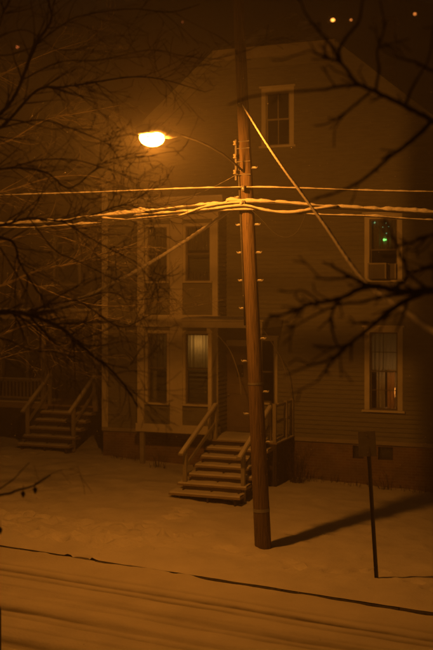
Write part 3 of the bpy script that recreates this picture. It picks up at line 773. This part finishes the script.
# ------------------------------------------------------------------ bare trees
def perp(t, rng):
    v = Vector((rng.gauss(0, 1), rng.gauss(0, 1), rng.gauss(0, 1))); v -= t*v.dot(t)
    return v.normalized() if v.length > 1e-4 else t.orthogonal().normalized()
def twig(m, rng, p, d, L, r, depth, drop, keep=None, rmin=.0022):
    k = max(3, int(L/.09)); pts = [p.copy()]; q = p.copy(); dd = d.copy()
    for i in range(k):
        dd = (dd + perp(dd, rng)*rng.uniform(.02, .22) + Vector((0, 0, drop*rng.uniform(-.3, 1)))).normalized()
        q = q + dd*(L/k); pts.append(q.copy())
    if keep and not keep(pts[-1]): return
    rad = [max(rmin, r*(1 - .75*i/k)) for i in range(k+1)]
    m.tube(pts, rad, 5 if r > .008 else 4, cap=False)
    if depth > 0:
        cnt = max(1, int(L/rng.uniform(.13, .24)))
        for j in range(cnt):
            i = rng.randint(1, k); t = (pts[i]-pts[i-1]).normalized()
            nd = (t*rng.uniform(.5, 1.1) + perp(t, rng)*rng.uniform(.5, 1.0)).normalized()
            twig(m, rng, pts[i], nd, L*rng.uniform(.3, .62), max(rmin, rad[i]*rng.uniform(.45, .75)), depth-1, drop, keep, rmin)
def limb(root, tw, rng, ctrl, r0, r1, mat, depth, dens, Lr, drop, keep=None, bias=None, knob=0.12, rmin=.0022):
    dens *= 2.4 if mat == 'bark_near' else 1.7
    pts = catmull(ctrl, 8); k = len(pts)
    pts = [p + Vector((rng.gauss(0, 1), rng.gauss(0, 1), rng.gauss(0, 1)))*(.12*(r0 + (r1-r0)*i/k) if 0 < i < k-1 else 0) for i, p in enumerate(pts)]
    rad = [(r0 + (r1-r0)*(i/(k-1))**.8)*(1 + knob*rng.uniform(-1, 1)) for i in range(k)]
    MB().tube(pts, rad, 9).build('limb', mat, root, smooth=True)
    L = sum((b-a).length for a, b in zip(pts[:-1], pts[1:]))
    for j in range(int(L*dens)):
        i = rng.randint(int(k*.12), k-1); t = (pts[i]-pts[i-1]).normalized()
        nd = (t*rng.uniform(.4, 1.1) + perp(t, rng)*rng.uniform(.5, 1.0))
        if bias: nd += Vector(bias)
        twig(tw, rng, pts[i], nd.normalized(), rng.uniform(*Lr), min(rad[i]*.55, .016), depth, drop, keep, rmin)
def tree(name, label, trunk_ctrl, tr, limbs, seed, mat, depth, dens, Lr, drop, base, keep=None, bias=None, group=None, thin=1.0, rmin=.0022):
    rng = random.Random(seed); root = empty(name, base); tag(root, label, 'tree', group); inv = -Vector(base)
    pts = catmull([Vector(p)+inv for p in trunk_ctrl], 8); k = len(pts)
    MB().tube(pts, [(tr[0] + (tr[1]-tr[0])*i/(k-1))*(1+.05*rng.uniform(-1, 1)) + (.12*max(0, 1-i/3) if i < 3 else 0) for i in range(k)], 14).build('trunk', mat, root, smooth=True)
    tw = MB()
    kp = (lambda q: keep(q - inv)) if keep else None
    for (ctrl, r0, r1, *o) in limbs:
        r0 *= thin
        dn = o[0] if o else dens
        limb(root, tw, rng, [Vector(p)+inv for p in ctrl], r0, r1, mat, depth, dn, Lr, drop, kp, bias, rmin=rmin)
    tag(tw.build('crown', mat, root, smooth=True), kind='stuff')
    return root
def P(d, *xy): return [at(x, y, d + (dd[0] if dd else 0)) for x, y, *dd in xy]

# right tree, near the camera: dark, out of focus
rb = W(6.6, -12.2, slope_z(6.6))
T0 = [Vector((rb.x, rb.y, rb.z-.3)), Vector((rb.x+.03, rb.y, 2.0)), Vector((rb.x-.03, rb.y+.05, 4.0)), Vector((rb.x+.06, rb.y+.02, 6.2)), Vector((rb.x+.15, rb.y+.1, 8.6))]
def tp(z): return Vector((rb.x, rb.y, z))
d = 6.6
RL = [
 ([tp(4.1), at(500, 286, d-.2)] + P(d, (433, 291), (409, 292), (394, 290), (368, 286), (340, 298), (308, 305), (285, 314), (268, 319)), .038, .006, 2.2),
 (P(d, (372, 287), (351, 277), (332, 266), (322, 262)), .017, .005, 3),
 (P(d, (351, 277), (333, 279), (314, 278)), .011, .005, 3),
 (P(d, (425, 292), (398, 305), (372, 326), (353, 341), (330, 359), (308, 366), (284, 376)), .022, .005, 2.4),
 (P(d, (350, 344), (335, 347), (312, 345)), .012, .005, 2.5),
 (P(d, (346, 347), (330, 364), (317, 382)), .012, .006, 2.5),
 (P(d, (338, 299), (331, 318), (334, 338), (340, 348)), .012, .006, 2.5),
 (P(d, (308, 305), (299, 300), (294, 295)), .008, .004, 2),
 (P(d, (392, 290), (407, 275), (399, 252), (391, 232), (389, 222)), .016, .005, 2.2),
 ([tp(4.4)] + P(d, (460, 262), (433, 267), (409, 273)), .026, .008, 3),
 ([tp(4.5)] + P(d, (470, 232), (440, 233), (418, 240), (400, 246)), .02, .006, 3),
 (P(d, (409, 297), (402, 318), (396, 332)), .012, .005, 3),
 (P(d, (405, 294), (380, 297), (362, 302), (341, 304), (319, 313), (302, 322), (293, 328)), .014, .005, 3),
 (P(d, (319, 302), (312, 296), (300, 290), (295, 296)), .009, .004, 3),
 (P(d, (330, 318), (322, 326), (318, 330)), .008, .004, 3),
 (P(d, (352, 342), (351, 352), (351, 362)), .011, .005, 3),
 (P(d, (394, 308), (384, 322), (380, 334)), .009, .004, 3),
 (P(d, (372, 326), (362, 322), (350, 326)), .008, .004, 3),
 # upper limb
 ([tp(4.9), at(500, 160, d)] + P(d+.3, (450, 131), (433, 121), (403, 105), (372, 90), (357, 83), (341, 63), (326, 58), (310, 50)), .030, .006, 2.0),
 (P(d+.3, (341, 63), (339, 50), (349, 34), (359, 21), (362, 5), (366, -18)), .014, .006, 2.0),
 (P(d+.3, (339, 60), (330, 44), (318, 30), (305, 12), (298, -8)), .013, .005, 2.0),
 (P(d+.3, (358, 84), (336, 87), (320, 90), (285, 92), (250, 97), (228, 105)), .013, .004, 1.3),
 (P(d+.3, (370, 92), (346, 112), (328, 123), (314, 126)), .011, .004, 2.4),
 (P(d+.3, (432, 121), (410, 142), (392, 155), (362, 180), (335, 193), (315, 198)), .02, .006, 2.2),
 (P(d+.3, (375, 92), (379, 70), (377, 52), (384, 28), (380, 0)), .012, .005, 2.0),
 (P(d+.3, (405, 106), (414, 84), (428, 60), (433, 30)), .013, .005, 2.0),
 ([tp(6.3)] + P(d, (500, 70), (440, 72), (415, 62), (398, 58)), .02, .006, 2.5),
]
tree('bare_tree', 'bare dark tree whose knobby limbs reach across the clapboard house windows', T0, (.2, .13), RL, 11, 'bark_near', 1, 2.0, (.06, .22), .02, rb, rmin=.0045)

# left tree, nearer the lamp: twigs lit from behind with snow on them
lb = W(-1.4, -11.6, slope_z(-1.4))
T1 = [Vector((lb.x, lb.y, lb.z-.3)), Vector((lb.x, lb.y, 1.6)), Vector((lb.x+.1, lb.y+.1, 3.4)), Vector((lb.x+.05, lb.y+.15, 5.6)), Vector((lb.x+.2, lb.y+.2, 8.5)), Vector((lb.x+.3, lb.y+.4, 10.5))]
def tq(z): return Vector((lb.x+.08, lb.y+.12, z))
LL = [
 ([tq(4.2)] + P(9.8, (-140, 318, -.6), (-40, 316), (0, 312), (28, 314), (61, 328), (76, 341), (96, 358), (110, 369), (128, 390), (138, 408)), .055, .006, 5),
 (P(9.9, (20, 314), (56, 303, .4), (80, 302, .8), (110, 322, 1.1), (125, 327, 1.2), (140, 320, 1.3), (152, 314, 1.4)), .022, .004, 5),
 (P(9.8, (96, 358), (112, 365), (128, 366), (140, 350), (148, 341)), .010, .003, 4),
 (P(9.9, (56, 303, .4), (82, 298, .7), (110, 292, 1.1), (132, 300, 1.4), (165, 296, 1.8)), .014, .003, 6),
 ([tq(4.6)] + P(9.8, (-120, 250, -.4), (-30, 238), (10, 240), (20, 263), (36, 289), (46, 302), (60, 320)), .03, .006, 5),
 ([tq(4.9)] + P(10.4, (-120, 225, -1), (-40, 230, -.3), (3, 225), (30, 218), (63, 221, .4), (95, 214, 1), (125, 205, 1.4), (150, 213, 1.8)), .034, .004, 6),
 (P(10.6, (63, 221), (90, 238), (112, 250), (135, 262), (150, 278)), .012, .003, 6),
 (P(10.8, (30, 219), (55, 250), (80, 262), (108, 276), (130, 284)), .012, .003, 7),
 (P(10.4, (-10, 232), (20, 280), (50, 340), (62, 372)), .014, .003, 5),
 ([tq(3.9)] + P(9.6, (-120, 345), (-40, 345), (0, 338), (30, 350), (55, 352), (80, 360)), .022, .004, 5),
 ([tq(5.8)] + P(10.2, (-100, 150, -.5), (-40, 142), (0, 128), (36, 91), (60, 87), (84, 84), (130, 77, .4), (165, 80, .8), (205, 92, 1)), .036, .004, 4),
 (P(10.2, (0, 128), (40, 120), (70, 128), (100, 140), (118, 150)), .014, .003, 6),
 ([tq(5.5)] + P(10.4, (-90, 180, -.4), (-30, 176), (10, 168), (45, 172), (69, 188), (92, 172), (106, 161)), .026, .004, 5),
 (P(10.4, (10, 168), (40, 160), (75, 160), (110, 170), (140, 180)), .012, .003, 6),
 ([tq(6.6)] + P(10.0, (-60, 160), (-10, 122), (4, 110), (18, 90), (36, 45), (51, 21), (49, 4), (40, -30)), .04, .01, 3),
 (P(10.0, (36, 45), (58, 28), (81, 16), (130, 9), (170, 12), (200, 4)), .016, .004, 3.5),
 (P(10.0, (22, 80), (60, 62), (100, 60), (150, 50), (185, 56), (225, 60)), .012, .003, 3),
 ([tq(7.4)] + P(9.8, (-50, 60), (-10, 40), (5, 10), (20, -20)), .03, .01, 3),
 (P(9.8, (-10, 40), (25, 30), (60, 50), (95, 44)), .012, .003, 3),
 ([tq(3.0)] + P(9.2, (-160, 470, -.8), (-60, 500), (0, 495), (18, 490), (30, 487), (37, 484), (51, 475)), .03, .005, .45),
 (P(9.2, (-20, 500), (10, 482), (22, 470), (30, 462)), .012, .003, .6),
]
tree('bare_tree', 'bare tree with fine snow dusted twigs in front of the dark porch house', T1, (.24, .1), LL, 23, 'bark', 2, 5, (.25, .75), .0, lb, bias=(.25, .1, 0), thin=.66)

# tree on the far pavement, beside the lamp: its twigs catch the lamplight
fb = W(-8.3, -1.0, slope_z(-8.3))
T2 = [Vector((fb.x, fb.y, fb.z-.3)), Vector((fb.x+.05, fb.y, 1.8)), Vector((fb.x, fb.y+.1, 3.6)), Vector((fb.x+.15, fb.y+.1, 6)), Vector((fb.x+.2, fb.y, 9.5))]
def tf(z): return Vector((fb.x+.05, fb.y+.08, z))
FL = [
 ([tf(3.6)] + P(20.4, (-60, 300), (0, 286), (40, 270), (80, 262), (115, 250, -.5), (150, 246, -.8)), .05, .005),
 (P(20.4, (20, 278), (60, 296), (95, 305), (130, 306, -.3), (168, 300, -.5)), .022, .004),
 ([tf(4.2)] + P(20.8, (-50, 262), (0, 242), (45, 232), (85, 226), (125, 210), (150, 205)), .04, .005),
 (P(20.6, (45, 232), (80, 244), (110, 262), (140, 286), (172, 312)), .018, .004),
 ([tf(3.0)] + P(20.2, (-70, 345), (-10, 338), (30, 325), (65, 330), (100, 318), (130, 322)), .04, .005),
 (P(20.2, (30, 325), (55, 345), (80, 352), (104, 345)), .016, .004),
 ([tf(2.6)] + P(20.2, (-60, 372), (-10, 362), (25, 352), (60, 350)), .03, .005),
 ([tf(5.2)] + P(20.6, (-40, 205), (10, 190), (50, 178), (90, 176), (125, 186)), .035, .005),
 ([tf(6.2)] + P(20.8, (-40, 160), (10, 140), (45, 120), (85, 112), (120, 105)), .035, .005),
 ([tf(7.4)] + P(20.8, (-30, 90), (10, 70), (50, 52), (90, 40)), .03, .005),
]
tree('bare_tree', 'bare tree on the far pavement with fine twigs lit orange under the lamp', T2, (.19, .09), FL, 31, 'bark_lit', 2, 2.6, (.35, 1.1), -.01, fb, bias=(.2, 0, .05))

# dry leaves still hanging on the low twig
for (x, y, lb_) in ((23, 493, 'smaller dead leaf dangling from the low bare twig over the snow'), (35, 489, 'dead leaf dangling nearest the tip of the low bare twig'), (0, 529, 'single dead leaf hanging lower than the others over the snow')):
    p = at(x, y, 9.2); r_ = random.Random(x)
    m = MB(); m.add([(0,0,.03), (.018,.006,.0), (.012,.012,-.035), (0,0,-.06), (-.014,.01,-.03), (-.018,-.004,.0), (0,.012,-.02)], [(0,1,6), (1,2,6), (2,3,6), (3,4,6), (4,5,6), (5,0,6)])
    m.tube([(0,0,.03), (.004,0,.06), (.002,0,.09)], .0025, 4)
    o = m.build('dry_leaf', 'stem', None); o.location = p; o.scale = (1.2, 1.2, .8 if x else .9); tag(o, lb_, 'leaf', 'dead leaves on the low twig')

# ------------------------------------------------------------------ weeds and shrubs along the foundation
def shrub(label, s, n, h, w, cnt, seed, tuft=False, cat='shrub'):
    r = random.Random(seed); m = MB()
    base = W(s, n, yard_z(s, n))
    root = empty('dry_weeds' if tuft else 'bare_shrub', base, -ANG); tag(root, label, cat)
    for i in range(cnt):
        a = r.uniform(0, 6.28); q = r.random()**.5*w*.35
        p = Vector((q*math.cos(a), q*math.sin(a)*.6, -.05)); dv = Vector((math.cos(a)*.35*r.random(), math.sin(a)*.3*r.random(), 1)).normalized()
        twig(m, r, p, dv, h*r.uniform(.5, 1.05), .006 if tuft else .010, 0 if tuft else 2, -.02, None, .0025)
    m.build('stems', 'stem', root, smooth=True)
shrub('leggy bare shrub growing against the side of the porch deck', -1.25, 6.45, .95, .5, 26, 1)
shrub('low bare shrub under the cellar window behind the street sign', .95, 6.75, .42, .5, 12, 2)
shrub('low bare shrub growing under the corner of the bay', -5.0, 6.2, .45, .6, 10, 8)
for i, (s, lb_) in enumerate(((-.75, 'dry weeds between the porch shrub and the cellar windows'), (.1, 'dry weeds below the foundation left of the cellar windows'), (1.6, 'dry weeds below the foundation right of the cellar windows'), (-6.3, 'dry weeds against the brick foundation at the house corner'))):
    shrub(lb_, s, 6.95, .22, 1.3, 46, 20+i, True, 'weeds')

# ------------------------------------------------------------------ lamps on the hill
def hill_point(px, py):
    o = Vector((0, 0, CAM_Z)); dv = (at(px, py, 1.0) - o).normalized()
    h = HB.ray_cast(o, dv); return h[0] if h[0] else o + dv*130
fl = []
for (px, py, mt_, r_, lb_) in ((328, 20, 'far_glow', .26, 'brighter orange street lamp of the pair far up the dark hill'), (346, 20, 'far_glow_dim', .16, 'dimmer orange street lamp of the pair far up the dark hill'),
                              (410, 14, 'far_glow_dim', .22, 'lone orange street lamp far up the hill above the house rake'), (12, 47, 'far_glow_faint', .18, 'lone faint orange street lamp far up the hill behind the bare tree'), (178, 22, 'far_glow_faint', .10, 'tiny faint street lamp far up the hill above the lit sodium lamp')):
    hp = hill_point(px, py); o = Vector((0, 0, CAM_Z)); p = o + (hp-o)*.955
    loc, nn_, _, _ = HB.ray_cast(Vector((p.x, p.y, 300)), Vector((0, 0, -1)))
    root = empty('hill_lamp', loc); tag(root, lb_, 'street lamp', 'street lamps on the hill')
    h = p.z - loc.z
    MB().tube([(0, 0, -.5), (0, 0, h*.5), (0, 0, h+.3), (.3, 0, h+.5), (.6, 0, h+.45)], .08, 6).build('pole', 'dark_metal', root)
    MB().ball((.7, 0, h), r_, r_, r_*.8, 12, 8).build('globe', mt_, root, smooth=True)

# ------------------------------------------------------------------ falling snow
r = random.Random(77); m = MB()
for i in range(2600):
    s, n = r.uniform(-9, 8), r.uniform(-9, 6.5); z = r.uniform(.2, 10); c_ = W(s, n, z); q = r.uniform(.0025, .006)
    m.add([c_+Vector(v)*q for v in ((1,0,0),(-1,0,0),(0,1,0),(0,-1,0),(0,0,1.4),(0,0,-1.4))], [(0,2,4),(2,1,4),(1,3,4),(3,0,4),(2,0,5),(1,2,5),(3,1,5),(0,3,5)])
tag(m.build('falling_snow', 'snow'), 'fine snowflakes falling through the lamplight over the street', 'snow', kind='stuff')

# ------------------------------------------------------------------ snowy air
hz = MB(); hz.box(-205, 205, -115, 215, -12, 90); ho = hz.build('haze', 'snow'); ho.data.materials.clear()
mt = bpy.data.materials.new('haze_air'); mt.use_nodes = True; nt = mt.node_tree
nt.nodes.remove(nt.nodes["Principled BSDF"])
pv = nt.nodes.new("ShaderNodeVolumePrincipled"); pv.inputs["Density"].default_value = HAZE; pv.inputs["Color"].default_value = (.93, .93, .93, 1); pv.inputs["Anisotropy"].default_value = .35
nt.links.new(pv.outputs[0], nt.nodes["Material Output"].inputs["Volume"])
ho.data.materials.append(mt); tag(ho, kind='stuff')
